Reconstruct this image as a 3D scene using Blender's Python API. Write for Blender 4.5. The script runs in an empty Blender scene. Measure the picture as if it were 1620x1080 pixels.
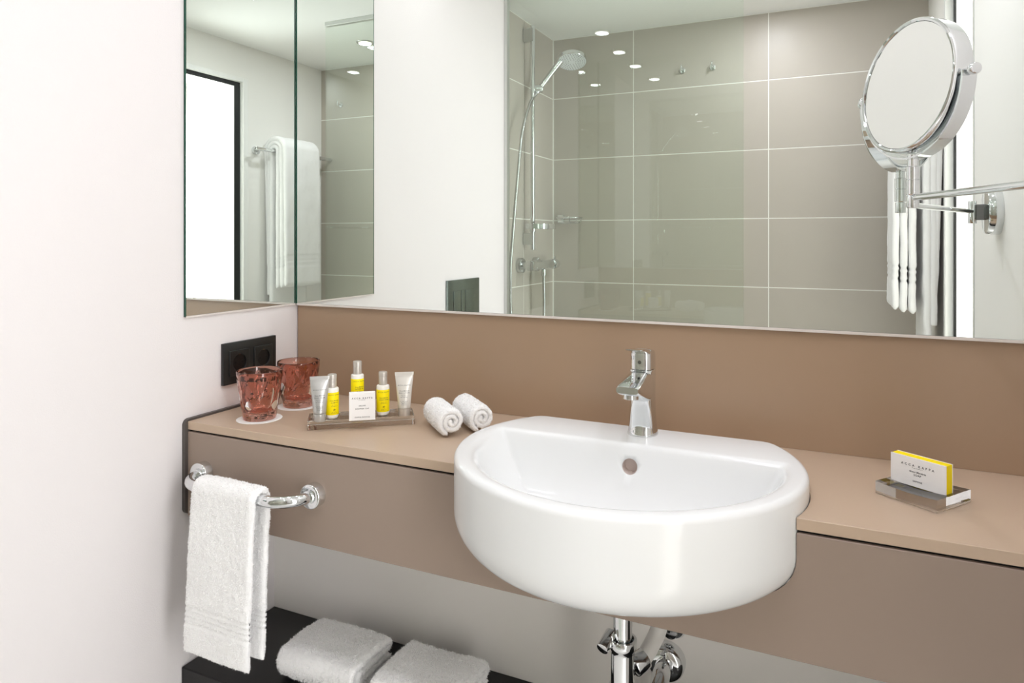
import bpy, bmesh, math, random
from mathutils import Vector, Matrix, noise

random.seed(7)
S = bpy.context.scene
COL = S.collection
PI = math.pi
EYE = 1.2235                      # eye height; z values below are given from the floor through Z()
def Z(r): return r + EYE

# ------------------------------------------------------------------ camera
cam = bpy.data.objects.new('camera', bpy.data.cameras.new('camera'))
COL.objects.link(cam)
cam.location = (1.2021, -1.3173, EYE)
cam.rotation_euler = (PI/2, 0, 0.4371)
cam.data.sensor_width = 36
cam.data.lens = 36*1096.07/1620
cam.data.shift_y = -163.66/1620
cam.data.clip_start = 0.02
S.camera = cam

# ------------------------------------------------------------------ world, exposure, light settings
w = bpy.data.worlds.new('world'); S.world = w; w.use_nodes = True
w.node_tree.nodes['Background'].inputs[0].default_value = (1, 0.98, 0.95, 1)
w.node_tree.nodes['Background'].inputs[1].default_value = 0.4
vs = S.view_settings
vs.view_transform = 'Standard'; vs.look = 'None'; vs.gamma = 1; vs.use_curve_mapping = False
vs.exposure = -1.46
LAMP_W = 1.0                      # scale of the ceiling downlights' watts
HALL_W = 160.0                    # watts of the fill panel added beyond the doorway
LAMP_COL = (1.0, 0.985, 1.10)
cy = S.cycles
cy.max_bounces = 14; cy.diffuse_bounces = 6; cy.glossy_bounces = 9; cy.adaptive_threshold = 0.02; cy.transmission_bounces = 14
cy.transparent_max_bounces = 24; cy.use_denoising = True
cy.sample_clamp_indirect = 60.0; cy.blur_glossy = 0.5
cy.caustics_reflective = True; cy.caustics_refractive = True

# ------------------------------------------------------------------ materials
def srgb(r, g, b):
    f = lambda c: c/12.92 if c <= 0.04045 else ((c+0.055)/1.055)**2.4
    return (f(r/255), f(g/255), f(b/255), 1)
MATS = {}
def mat(name, col=(200, 200, 200), rough=0.5, metal=0.0, bump=None, var=None, trans=0.0, ior=1.45,
        spec=0.5, sheen=0.0, emit=None, coat=0.0, sss=0.0):
    m = bpy.data.materials.new(name); m.use_nodes = True
    nt = m.node_tree; b = nt.nodes['Principled BSDF']
    b.inputs['Base Color'].default_value = srgb(*col)
    b.inputs['Roughness'].default_value = rough
    b.inputs['Metallic'].default_value = metal
    b.inputs['IOR'].default_value = ior
    b.inputs['Specular IOR Level'].default_value = spec
    b.inputs['Transmission Weight'].default_value = trans
    b.inputs['Sheen Weight'].default_value = sheen
    b.inputs['Coat Weight'].default_value = coat
    if sss:
        b.inputs['Subsurface Weight'].default_value = sss
        b.inputs['Subsurface Radius'].default_value = (0.01, 0.008, 0.006)
    if emit:
        b.inputs['Emission Color'].default_value = srgb(*emit[0]); b.inputs['Emission Strength'].default_value = emit[1]
    tc = nt.nodes.new('ShaderNodeTexCoord')
    if var:      # (scale, colour 2, amount)
        n = nt.nodes.new('ShaderNodeTexNoise'); n.inputs['Scale'].default_value = var[0]; n.inputs['Detail'].default_value = 4
        mx = nt.nodes.new('ShaderNodeMix'); mx.data_type = 'RGBA'
        mx.inputs['A'].default_value = srgb(*col); mx.inputs['B'].default_value = srgb(*var[1])
        nt.links.new(tc.outputs['Object'], n.inputs['Vector'])
        nt.links.new(n.outputs['Fac'], mx.inputs['Factor'])
        nt.links.new(mx.outputs['Result'], b.inputs['Base Color'])
    if bump:     # (scale, strength, distance)
        n = nt.nodes.new('ShaderNodeTexNoise'); n.inputs['Scale'].default_value = bump[0]; n.inputs['Detail'].default_value = 3
        bp = nt.nodes.new('ShaderNodeBump'); bp.inputs['Strength'].default_value = bump[1]; bp.inputs['Distance'].default_value = bump[2]
        nt.links.new(tc.outputs['Object'], n.inputs['Vector'])
        nt.links.new(n.outputs['Fac'], bp.inputs['Height'])
        nt.links.new(bp.outputs['Normal'], b.inputs['Normal'])
    MATS[name] = m
    return m

def sheet_glass(name, tint, ior=1.5):
    """flat pane: clear transmission plus Fresnel reflection"""
    m = bpy.data.materials.new(name); m.use_nodes = True
    nt = m.node_tree; nt.nodes.remove(nt.nodes['Principled BSDF'])
    out = nt.nodes['Material Output']
    t = nt.nodes.new('ShaderNodeBsdfTransparent'); t.inputs[0].default_value = (*tint, 1)
    g = nt.nodes.new('ShaderNodeBsdfGlossy'); g.inputs['Roughness'].default_value = 0.0; g.inputs[0].default_value = (1, 1, 1, 1)
    fr = nt.nodes.new('ShaderNodeFresnel'); fr.inputs[0].default_value = ior
    ge = nt.nodes.new('ShaderNodeNewGeometry')            # same reflectance on the pane's inner and outer faces
    mr = nt.nodes.new('ShaderNodeMapRange'); mr.inputs['To Min'].default_value = ior; mr.inputs['To Max'].default_value = 1/ior
    nt.links.new(ge.outputs['Backfacing'], mr.inputs['Value']); nt.links.new(mr.outputs[0], fr.inputs[0])
    mx = nt.nodes.new('ShaderNodeMixShader')
    nt.links.new(fr.outputs[0], mx.inputs[0]); nt.links.new(t.outputs[0], mx.inputs[1]); nt.links.new(g.outputs[0], mx.inputs[2])
    nt.links.new(mx.outputs[0], out.inputs[0])
    MATS[name] = m
    return m

mat('wall_white', (230, 225, 223), 0.85, bump=(420, 0.25, 0.0012), spec=0.2)
mat('wall_plain', (246, 244, 239), 0.8, spec=0.2)
mat('wall_lower', (246, 242, 237), 0.6, spec=0.3)
mat('ceiling_white', (250, 250, 247), 0.9, spec=0.1)
mat('door_white', (244, 244, 240), 0.35)
mat('black_seal', (22, 24, 24), 0.5)
mat('taupe_top', (197, 174, 151), 0.38, var=(3.0, (191, 168, 145), 1), bump=(900, 0.05, 0.0004))
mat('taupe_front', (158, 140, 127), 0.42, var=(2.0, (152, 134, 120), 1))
mat('taupe_splash', (172, 146, 121), 0.30, var=(2.5, (165, 139, 114), 1))
mat('edge_dark', (84, 78, 74), 0.4)
mat('groove_black', (14, 12, 11), 0.7)
mat('shelf_black', (10, 9, 9), 0.35, bump=(60, 0.05, 0.001))
mat('tile', (192, 184, 173), 0.4, var=(5.0, (186, 178, 167), 1), bump=(14, 0.04, 0.001))
mat('grout', (244, 242, 236), 0.9)
mat('floor_tile', (238, 236, 232), 0.4, var=(4, (232, 229, 224), 1))
mat('mirror', (240, 245, 241), 0.0, metal=1.0)
mat('magnifier_glass', (232, 233, 230), 0.03, metal=1.0)
mat('mirror_edge_green', (28, 74, 58), 0.2)
mat('mirror_edge_light', (222, 214, 206), 0.25)
mat('chrome', (226, 228, 229), 0.045, metal=1.0)
mat('chrome_satin', (205, 206, 205), 0.2, metal=1.0)
mat('chrome_dark', (120, 120, 120), 0.12, metal=1.0)
mat('plate_steel', (150, 160, 157), 0.13, metal=1.0)
mat('ceramic', (236, 237, 236), 0.12, spec=0.4)
mat('overflow_inside', (214, 200, 192), 0.4)
mat('plastic_white', (236, 233, 228), 0.35)
mat('spray_face', (232, 234, 236), 0.4)
mat('dark_dot', (70, 72, 74), 0.5)
mat('terry', (252, 251, 249), 0.95, spec=0.05, sheen=0.35, bump=(600, 0.5, 0.0015))
mat('socket_black', (34, 36, 35), 0.32)
mat('socket_dark', (12, 12, 12), 0.35)
mat('coaster', (248, 246, 242), 0.8)
mat('rose_glass', (238, 188, 172), 0.0, trans=1.0, ior=1.5)
mat('smoke_acrylic', (232, 232, 230), 0.0, trans=1.0, ior=1.49)
mat('clear_acrylic', (226, 228, 228), 0.0, trans=1.0, ior=1.49)
mat('bottle_white', (246, 243, 234), 0.3, sss=0.1)
mat('label_yellow', (255, 232, 0), 0.5, spec=0.3)
mat('box_yellow', (255, 230, 0), 0.5, spec=0.3)
mat('cap_pearl', (200, 193, 184), 0.3, metal=0.35)
mat('tube_silver', (192, 191, 188), 0.3, metal=0.45)
mat('tube_pearl', (226, 222, 214), 0.3, metal=0.2)
mat('card_white', (246, 243, 240), 0.7)
mat('ink', (62, 60, 60), 0.8)
mat('ink_soft', (150, 146, 144), 0.8)
mat('ink_yellow', (120, 98, 20), 0.8)
mat('aluminium', (214, 216, 212), 0.3, metal=0.7)
mat('lamp_lens', (255, 250, 240), 0.5, emit=((255, 244, 226), 6.0))
mat('brass_valve', (190, 150, 110), 0.25, metal=1.0)
sheet_glass('shower_glass', (0.955, 0.985, 0.96))

# ------------------------------------------------------------------ mesh helpers
def ob(name, me, m, parent=None, smooth=False):
    if isinstance(me, bmesh.types.BMesh):
        bm = me; me = bpy.data.meshes.new(name)
        bmesh.ops.recalc_face_normals(bm, faces=bm.faces)
        bm.to_mesh(me); bm.free()
    if m is not None and not me.materials:
        for k in ([m] if isinstance(m, str) else m): me.materials.append(MATS[k])
    if smooth:
        for p in me.polygons: p.use_smooth = True
        try: me.set_sharp_from_angle(angle=math.radians(38 if smooth is True else smooth))
        except Exception: pass
    o = bpy.data.objects.new(name, me); COL.objects.link(o)
    if parent is not None: o.parent = parent
    return o
def empty(name, loc=(0, 0, 0), rotz=0):
    o = bpy.data.objects.new(name, None); COL.objects.link(o)
    o.location = loc; o.rotation_euler = (0, 0, rotz); o.empty_display_size = 0.02
    return o
def tag(o, label, cat, group=None):
    o['label'] = label; o['category'] = cat
    if group: o['group'] = group
    return o
def struct(o):
    o['kind'] = 'structure'; return o
def box(x0, x1, y0, y1, z0, z1, bev=0.0, seg=2, bm=None):
    own = bm is None
    b2 = bmesh.new()
    bmesh.ops.create_cube(b2, size=1)
    bmesh.ops.scale(b2, vec=(abs(x1-x0), abs(y1-y0), abs(z1-z0)), verts=b2.verts)
    bmesh.ops.translate(b2, vec=((x0+x1)/2, (y0+y1)/2, (z0+z1)/2), verts=b2.verts)
    if bev > 0:
        bmesh.ops.bevel(b2, geom=list(b2.edges), offset=bev, segments=seg, profile=0.5, affect='EDGES')
    if own: return b2
    join(bm, b2); return bm
def join(bm, other, M=None):
    if M is not None: bmesh.ops.transform(other, matrix=M, verts=other.verts)
    vm = {}
    for v in other.verts: vm[v] = bm.verts.new(v.co)
    for f in other.faces:
        try:
            nf = bm.faces.new([vm[v] for v in f.verts]); nf.material_index = f.material_index; nf.smooth = f.smooth
        except ValueError: pass
    other.free()
def rings(R, close=True, cap0=True, cap1=True, bm=None):
    """skin through rings of equal point count"""
    bm = bm or bmesh.new()
    V = [[bm.verts.new(p) for p in r] for r in R]
    n = len(R[0])
    for a, b in zip(V, V[1:]):
        for i in range(n if close else n-1):
            j = (i+1) % n
            try: bm.faces.new((a[i], a[j], b[j], b[i]))
            except ValueError: pass
    if cap0:
        c = bm.verts.new(sum((Vector(p) for p in R[0]), Vector())/n)
        for i in range(n): bm.faces.new((c, V[0][(i+1) % n], V[0][i]))
    if cap1:
        c = bm.verts.new(sum((Vector(p) for p in R[-1]), Vector())/n)
        for i in range(n): bm.faces.new((c, V[-1][i], V[-1][(i+1) % n]))
    return bm
def frame_of(d):
    d = Vector(d).normalized()
    a = Vector((0, 0, 1)) if abs(d.z) < 0.9 else Vector((1, 0, 0))
    u = d.cross(a).normalized(); v = d.cross(u).normalized()
    return u, v
def lathe(prof, origin=(0, 0, 0), axis=(0, 0, 1), n=32, cap0=True, cap1=True, bm=None):
    """prof: list of (radius, height along axis)"""
    d = Vector(axis).normalized(); u, v = frame_of(d); o = Vector(origin)
    R = [[o + d*h + (u*math.cos(2*PI*i/n) + v*math.sin(2*PI*i/n))*max(r, 1e-5) for i in range(n)] for r, h in prof]
    return rings(R, True, cap0, cap1, bm)
def cyl(p0, p1, r, n=24, ch=0.0, bm=None):
    p0 = Vector(p0); p1 = Vector(p1); L = (p1-p0).length
    pr = [(r, 0), (r, L)] if ch <= 0 else [(r-ch, 0), (r-ch*0.3, ch*0.3), (r, ch), (r, L-ch), (r-ch*0.3, L-ch*0.3), (r-ch, L)]
    return lathe(pr, p0, p1-p0, n, bm=bm)
def tube(path, r, n=14, caps=True, bm=None):
    P = [Vector(p) for p in path]; R = []
    t = (P[1]-P[0]).normalized(); u, v = frame_of(t)
    for i, p in enumerate(P):
        a = P[max(i-1, 0)]; b = P[min(i+1, len(P)-1)]
        t = (b-a).normalized()
        u = (u - t*u.dot(t)).normalized(); v = t.cross(u)
        rr = r[i] if isinstance(r, (list, tuple)) else r
        R.append([p + (u*math.cos(2*PI*k/n) + v*math.sin(2*PI*k/n))*rr for k in range(n)])
    return rings(R, True, caps, caps, bm)
def bez(pts, n=10):
    """Catmull-Rom through the points"""
    P = [Vector(p) for p in pts]; P = [P[0]*2-P[1]] + P + [P[-1]*2-P[-2]]
    out = []
    for i in range(1, len(P)-2):
        for k in range(n):
            t = k/n; a, b, c, d = P[i-1], P[i], P[i+1], P[i+2]
            out.append(0.5*((2*b) + (c-a)*t + (2*a-5*b+4*c-d)*t*t + (3*b-a-3*c+d)*t**3))
    out.append(P[-2]); return out
def superring(cx, cyy, z, hx, hy, e=2.5, n=32, rot=0.0, lean=(0, 0)):
    R = []
    for i in range(n):
        t = 2*PI*i/n; c, s = math.cos(t), math.sin(t)
        x = hx*math.copysign(abs(c)**(2/e), c); y = hy*math.copysign(abs(s)**(2/e), s)
        R.append(Vector((cx + x*math.cos(rot)-y*math.sin(rot), cyy + x*math.sin(rot)+y*math.cos(rot), z + lean[0]*x + lean[1]*y)))
    return R
def boolean_cut(o, cutters):
    for c in cutters:
        md = o.modifiers.new('cut', 'BOOLEAN'); md.operation = 'DIFFERENCE'; md.solver = 'EXACT'; md.object = c
    bpy.context.view_layer.update()
    dg = bpy.context.evaluated_depsgraph_get()
    me = bpy.data.meshes.new_from_object(o.evaluated_get(dg))
    o.modifiers.clear(); old = o.data; o.data = me; me.name = old.name
    for c in cutters: bpy.data.objects.remove(c, do_unlink=True)

# text -> flat mesh (x right, y up), centred on x
def text_bm(lines, bm=None, M=None, wrap=None):
    """lines: (string, size, y, spacing, italic) ; '-' strings of the form '#n' make n illegible print dashes of that width"""
    bm = bm or bmesh.new()
    for (s, size, y, sp, sh) in lines:
        t = bmesh.new()
        if s.startswith('#'):
            wdt = float(s[1:]); x = -wdt/2; rr = random.Random(len(lines)*7+int(y*1e5))
            while x < wdt/2-size*0.5:
                l = min(size*rr.uniform(1.2, 3.4), wdt/2-x)
                for ax in range(max(1, int(l/(size*0.55)))):
                    x0 = x+ax*size*0.55
                    q = [(x0, y), (x0+size*0.36, y), (x0+size*0.36, y+size*rr.choice((0.55, 0.6, 0.8))), (x0, y+size*0.55)]
                    t.faces.new([t.verts.new((a, b, 0)) for a, b in q])
                x += l+size*0.45
        else:
            cu = bpy.data.curves.new('txt', 'FONT'); cu.body = s; cu.size = size; cu.align_x = 'CENTER'
            cu.space_character = sp; cu.shear = sh; cu.resolution_u = 2; cu.fill_mode = 'FRONT'; cu.offset = size*0.012
            o = bpy.data.objects.new('txt', cu); COL.objects.link(o)
            bpy.context.view_layer.update()
            me = bpy.data.meshes.new_from_object(o.evaluated_get(bpy.context.evaluated_depsgraph_get()))
            t.from_mesh(me); bpy.data.objects.remove(o, do_unlink=True); bpy.data.meshes.remove(me)
            for v in t.verts: v.co.y += y
        join(bm, t)
    if wrap is not None:
        for v in bm.verts:
            v.co = wrap(v.co.x, v.co.y)
    if M is not None: bmesh.ops.transform(bm, matrix=M, verts=bm.verts)
    return bm
def text_ob(name, lines, m, parent, wrap):
    bm = text_bm(lines, wrap=wrap)
    me = bpy.data.meshes.new(name); bm.to_mesh(me); bm.free()
    return ob(name, me, m, parent)

# thick terry sheet: a 2D path swept along an axis, rounded edges, pile
def resample(path, step):
    P = [Vector(p) for p in path]; out = [P[0]]; acc = 0
    for a, b in zip(P, P[1:]):
        L = (b-a).length
        if L < 1e-9: continue
        d = (b-a)/L; s = step-acc
        while s <= L:
            out.append(a+d*s); s += step
        acc = (acc+L) % step if False else L-(s-step)
    out.append(P[-1]); return out
def terry(name, path, thick, width, origin, U, V, W, parent=None, step=0.0035, amp=0.0009, big=0.0022, bands=None, fuzz=0,
          flare=None, seed=0, m='terry', pile=0.0022):
    U, V, W, O = Vector(U), Vector(V), Vector(W), Vector(origin)
    P = resample(path, step); n = len(P)
    nw = max(6, int(width/step))
    wpos = [0, thick*0.12, thick*0.35] + [thick*0.6+(width-1.2*thick)*k/nw for k in range(nw+1)] + [width-thick*0.35, width-thick*0.12, width]
    wth = [0.35, 0.7, 0.92] + [1]*(nw+1) + [0.92, 0.7, 0.35]
    nor = []
    for i in range(n):
        t = (P[min(i+1, n-1)]-P[max(i-1, 0)]).normalized(); nor.append(Vector((-t.y, t.x)))
    top, bot = [], []
    bm = bmesh.new()
    for i in range(n):
        s0 = i*step; s1 = (n-1-i)*step
        e = min(s0, s1)/(thick*0.6); te = math.sqrt(max(0.12, 1-(1-min(e, 1))**2))
        bd = 0
        if bands:
            for (b0, b1, cnt, which) in bands:
                ss = s0 if which == 0 else s1
                if b0 < ss < b1: bd = 0.0034*(0.5-0.5*math.cos(2*PI*cnt*(ss-b0)/(b1-b0)))
        rt, rb = [], []
        for k, wp in enumerate(wpos):
            th = thick*0.5*te*wth[k]-bd
            c = O + U*P[i].x + V*P[i].y + W*wp
            if flare: c = c + flare(s0, wp, P[i])
            nn = U*nor[i].x + V*nor[i].y
            q = c*14 + Vector((seed*3.1, 0, 0))
            wob = nn*(noise.noise(q)*big)
            for sgn, lst in ((1, rt), (-1, rb)):
                pt = c + nn*th*sgn + wob
                d = noise.noise(pt*290+Vector((seed, 5, 0)))*amp + noise.noise(pt*120)*amp*0.8
                lst.append(bm.verts.new(pt + nn*sgn*d*(0.35 if bd else 1)))
        top.append(rt); bot.append(rb)
    m_ = len(wpos)
    for i in range(n-1):
        for k in range(m_-1):
            bm.faces.new((top[i][k], top[i][k+1], top[i+1][k+1], top[i+1][k]))
            bm.faces.new((bot[i][k], bot[i+1][k], bot[i+1][k+1], bot[i][k+1]))
        bm.faces.new((top[i][0], top[i+1][0], bot[i+1][0], bot[i][0]))
        bm.faces.new((top[i][m_-1], bot[i][m_-1], bot[i+1][m_-1], top[i+1][m_-1]))
    for k in range(m_-1):
        bm.faces.new((top[0][k], bot[0][k], bot[0][k+1], top[0][k+1]))
        bm.faces.new((top[n-1][k], top[n-1][k+1], bot[n-1][k+1], bot[n-1][k]))
    bmesh.ops.recalc_face_normals(bm, faces=bm.faces)
    for f in bm.faces: f.smooth = True
    if fuzz:     # short pile loops standing off the cloth
        rng = random.Random(seed+11); bm.faces.ensure_lookup_table(); bm.normal_update()
        fs = list(bm.faces); nf = len(fs)
        for _ in range(fuzz):
            f = fs[rng.randrange(nf)]
            vs_ = f.verts; a, b = rng.random(), rng.random()
            p = (vs_[0].co*(1-a)+vs_[1].co*a)*(1-b) + (vs_[3 % len(vs_)].co*(1-a)+vs_[2].co*a)*b
            dr = (f.normal + Vector((rng.uniform(-1, 1), rng.uniform(-1, 1), rng.uniform(-1, 1)))*0.9).normalized()
            sd = dr.cross(Vector((rng.uniform(-1, 1), rng.uniform(-1, 1), rng.uniform(-1, 1)))).normalized()*0.0006
            h = pile*rng.uniform(0.5, 1)
            g = bm.faces.new((bm.verts.new(p-sd), bm.verts.new(p+sd), bm.verts.new(p+dr*h)))
    me = bpy.data.meshes.new(name); bm.to_mesh(me); bm.free()
    return ob(name, me, m, parent)

# ================================================================== THE ROOM
W = 1.5407; D = 1.8995; XT = -0.075; GY = -1.19
ZCEIL = Z(0.985); ZC = Z(-0.374); FY = -0.3165
ZMB = Z(-0.1614)
struct(ob('floor', box(-0.3, 2.9, -2.1, 0.3, -0.06, 0.0), 'floor_tile'))
struct(ob('ceiling', box(-0.3, 2.9, -2.1, 0.3, ZCEIL, ZCEIL+0.06), 'ceiling_white'))
struct(ob('wall_front', box(-0.3, 2.9, 0.016, 0.2, 0, ZCEIL), 'wall_plain'))
struct(ob('wall_left', box(-0.25, -0.005, -1.225, 0.016, 0, ZCEIL), 'wall_white'))
struct(ob('wall_lower', box(-0.005, W, -0.067, 0.016, 0, Z(-0.42)), 'wall_lower'))
# shower: tiled rear wall and tiled side wall, tiles standing proud of the grout
rear = struct(ob('wall_rear', box(-0.25, 2.9, -D-0.2, -D, 0, ZCEIL), 'grout'))
side = struct(ob('wall_shower', box(-0.25, XT, -D, -1.225, 0, ZCEIL), 'grout'))
zl = [Z(0.69)-0.302*k for k in range(5)]
zrow = [(ZCEIL-0.001, zl[0])] + [(zl[k], zl[k+1]) for k in range(4)] + [(zl[4], 0.0)]
tile_cache = {}
def tile(parent, along, a0, a1, z0, z1, plane):
    key = (along, round(a1-a0, 4), round(z1-z0, 4))
    if key not in tile_cache:
        l, h = a1-a0-0.0045, z1-z0-0.0045
        bm = box(-l/2, l/2, -0.003, 0.0013, -h/2, h/2, 0.0006, 1) if along == 'x' else box(-0.003, 0.0013, -l/2, l/2, -h/2, h/2, 0.0006, 1)
        o = ob('tile', bm, 'tile', parent); tile_cache[key] = o.data
    else:
        o = ob('tile', tile_cache[key], None, parent)
    o.location = ((a0+a1)/2, plane, (z0+z1)/2) if along == 'x' else (plane, (a0+a1)/2, (z0+z1)/2)
XV = 0.3343
for (z1, z0) in zrow:
    for a0, a1 in ((XT+0.003, XV), (XV, XV+0.602), (XV+0.602, W)): tile(rear, 'x', a0, a1, z0, z1, -D)
    for a0, a1 in ((-D+0.005, -1.5405), (-1.5405, -1.225)): tile(side, 'y', a0, a1, z0, z1, XT)
# right wall with the doorway
struct(ob('wall_right', box(W, W+0.12, -D, -1.31, 0, ZCEIL), 'wall_plain'))
struct(ob('wall_right', box(W, W+0.12, -0.907, 0.016, 0, ZCEIL), 'wall_plain'))
struct(ob('wall_right', box(W, W+0.12, -1.31, -0.907, Z(0.80), ZCEIL), 'wall_plain'))
dr = struct(empty('door_1', (W, -1.1, 0)))
def part(name, bm, m, parent, smooth=False):
    bmesh.ops.transform(bm, matrix=Matrix.Translation(-Vector(parent.location)), verts=bm.verts)
    return ob(name, bm, m, parent, smooth)
part('casing', box(W-0.02, W+0.004, -1.325, -1.291, 0, Z(0.81), 0.002), 'door_white', dr)
part('casing', box(W-0.02, W+0.004, -1.291, -0.92, Z(0.79), Z(0.81), 0.002), 'door_white', dr)
part('seal', box(W+0.004, W+0.012, -1.291, -1.256, 0, Z(0.79)), 'black_seal', dr)
part('seal', box(W+0.004, W+0.012, -1.256, -0.92, Z(0.768), Z(0.79)), 'black_seal', dr)
part('jamb', box(W+0.006, W+0.12, -1.31, -1.252, 0, Z(0.768)), 'door_white', dr)
# corridor beyond the doorway
struct(ob('wall_corridor', box(2.62, 2.8, -2.1, 0.3, 0, ZCEIL), 'wall_plain'))
struct(ob('trim_1', box(W-0.002, W, -0.912, -0.9, 0, ZCEIL), 'aluminium'))
struct(ob('trim_2', box(-0.0055, 0.0, -1.232, -1.222, 0, ZCEIL), 'aluminium'))

# ------------------------------------------------------------------ downlights
def downlight(x, y, label, cat='ceiling lamp', watts=1.3):
    e = empty('ceiling_downlight', (x, y, ZCEIL))
    part('trim_ring', lathe([(0.033, -0.0005), (0.033, -0.004), (0.041, -0.005), (0.044, -0.003), (0.045, -0.0003)], (x, y, ZCEIL), n=32, cap0=False, cap1=False), 'chrome_satin', e, True)
    part('lens', lathe([(0.033, -0.0002), (0.0335, -0.0025), (0.02, -0.003)], (x, y, ZCEIL), n=32), 'lamp_lens', e)
    L = bpy.data.lights.new('lamp', 'AREA'); L.shape = 'DISK'; L.size = 0.06; L.energy = watts*LAMP_W; L.color = LAMP_COL
    lo = bpy.data.objects.new('lamp', L); COL.objects.link(lo); lo.parent = e; lo.location = (0, 0, -0.008)
    tag(e, label, cat, 'recessed ceiling downlights')
downlight(0.19, -0.53, 'chrome-rimmed recessed downlight in the ceiling near the left wall')
downlight(0.167, -0.163, 'chrome-rimmed recessed downlight in the ceiling above the mirror corner')
downlight(0.86, -0.163, 'added unseen chrome-rimmed recessed downlight in the ceiling above the washbasin tap')  # out of view, added for more light from the ceiling
downlight(0.95, -0.78, 'added unseen chrome-rimmed recessed downlight in the ceiling in front of the washbasin', watts=8.5)  # unseen lamp, added to lift floor bounce under the vanity
downlight(1.38, -0.40, 'added unseen chrome-rimmed recessed downlight in the ceiling above the magnifying mirror', watts=6.0)  # unseen extra lamp, brightens the right wall
downlight(0.945, -1.53, 'chrome-rimmed recessed downlight in the ceiling inside the shower', watts=9.0)
# added light panel behind the bright doorway, brightens the low vanity area
fill_panel = struct(empty('hall_fill_panel_1', (2.6, -1.26, 0)))
part('fill_panel_board', box(2.585, 2.62, -1.895, -0.62, 0.02, 2.12, 0.004, 1), 'door_white', fill_panel)
Lh = bpy.data.lights.new('hall_fill', 'AREA'); Lh.shape = 'RECTANGLE'; Lh.size = 1.96; Lh.size_y = 1.24; Lh.energy = HALL_W; Lh.color = (0.96, 0.98, 1.05)
lh = bpy.data.objects.new('hall_fill', Lh); COL.objects.link(lh); lh.parent = fill_panel; lh.location = (-0.018, 0, 1.06); lh.rotation_euler = (0, PI/2, 0)

# ------------------------------------------------------------------ mirrors, splashback, worktop
big = empty('wall_mirror', (0.77, 0.008, ZMB))
part('mirror_glass', box(0.004, W-0.002, 0.0, 0.012, ZMB+0.002, ZCEIL-0.002), 'mirror', big)
part('edge_strip', box(0.003, W-0.002, -0.0008, 0.014, ZMB-0.0035, ZMB+0.0015, 0.0005, 1), 'mirror_edge_light', big)
part('edge_strip', box(0.0004, 0.0042, -0.0006, 0.012, ZMB+0.001, ZCEIL-0.002), 'mirror_edge_green', big)
tag(big, 'large rectangular frameless mirror above the brown splashback', 'mirror')
M0 = -0.318
sm = empty('side_mirror', (0, M0/2, ZMB))
part('mirror_glass', box(-0.0045, 0.0, M0+0.0015, -0.001, ZMB+0.002, ZCEIL-0.002), 'mirror', sm)
part('edge_strip', box(-0.0045, 0.0003, M0-0.001, M0+0.0012, ZMB, ZCEIL-0.002), 'mirror_edge_green', sm)
part('edge_strip', box(-0.0045, 0.0003, M0, -0.001, ZMB-0.0022, ZMB+0.0015), 'mirror_edge_light', sm)
tag(sm, 'narrow frameless mirror on the left wall meeting the large mirror at the corner', 'mirror')

sp = ob('splashback_panel', box(0.0, W-0.001, 0.008, 0.016, ZC, ZMB-0.0035), 'taupe_splash')
tag(sp, 'brown splashback panel between the worktop and the large mirror', 'panel')

XB, YB, AB, BB = 0.893, -0.236, 0.275, 0.263       # basin outline: ellipse cut off at the back
def smin(a, b, k):
    h = max(k-abs(a-b), 0)/k
    return min(a, b)-h*h*k*0.25
def outline(d, chord, n=120, k=0.014, a=AB, b=BB, e=1.94):
    out = []
    for i in range(n):
        t = 2*PI*i/n; c, s = math.cos(t), math.sin(t)
        x = XB + (a-d)*math.copysign(abs(c)**(2/e), c); y = YB + (b-d)*math.copysign(abs(s)**(2/e), s)
        out.append((x, smin(y, chord, k)))
    return out
def prism(pts, z0, z1):
    return rings([[Vector((x, y, z0)) for x, y in pts], [Vector((x, y, z1)) for x, y in pts]])
RZ = Z(-0.343); BZ = Z(-0.489)
def rz(d, chord, z, k=0.014): return [Vector((x, y, z)) for x, y in outline(d, chord, k=k)]
def shell_rings(grow=0.0):
    """underside and outer wall of the basin"""
    R = []; r = 0.063; zc_ = BZ+r*0.95
    R.append(rz(0.13-grow, -0.2, BZ+0.001-grow, 0.03))
    for k in range(0, 10):
        a = k/9*PI/2
        R.append(rz(r*(1-math.sin(a))-grow, -0.072-r*0.8*(1-math.sin(a))+grow, zc_-(r*0.95+grow)*math.cos(a), 0.02))
    return R
def basin_cutter():
    return ob('cutter', rings(shell_rings(0.0012) + [rz(-0.0012, -0.0708, RZ+0.05)]), 'groove_black')
TOPT = 0.0165
wt = ob('worktop', box(0.004, W-0.001, FY, 0.008, ZC-TOPT, ZC, 0.0008, 1), 'taupe_top')
boolean_cut(wt, [basin_cutter()])
tag(wt, 'taupe laminate worktop running wall to wall under the splashback', 'worktop')
fa = empty('vanity_fascia', (0.77, FY, Z(-0.566)))
fp = ob('front_panel', box(0.004-0.77, W-0.001-0.77, 0, 0.018, 0, 0.566-0.374-TOPT-0.004, 0.0008, 1), 'taupe_front', fa)
bpy.context.view_layer.update()
boolean_cut(fp, [basin_cutter()])
for xa, xb_ in ((0.004, 0.634), (1.152, W-0.001)):
    ob('shadow_gap', box(xa-0.77, xb_-0.77, 0.006, 0.02, 0.566-0.374-TOPT-0.006, 0.566-0.374-TOPT), 'groove_black', fa)
tag(fa, 'taupe front panel hanging below the worktop edge around the basin', 'panel')
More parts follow.
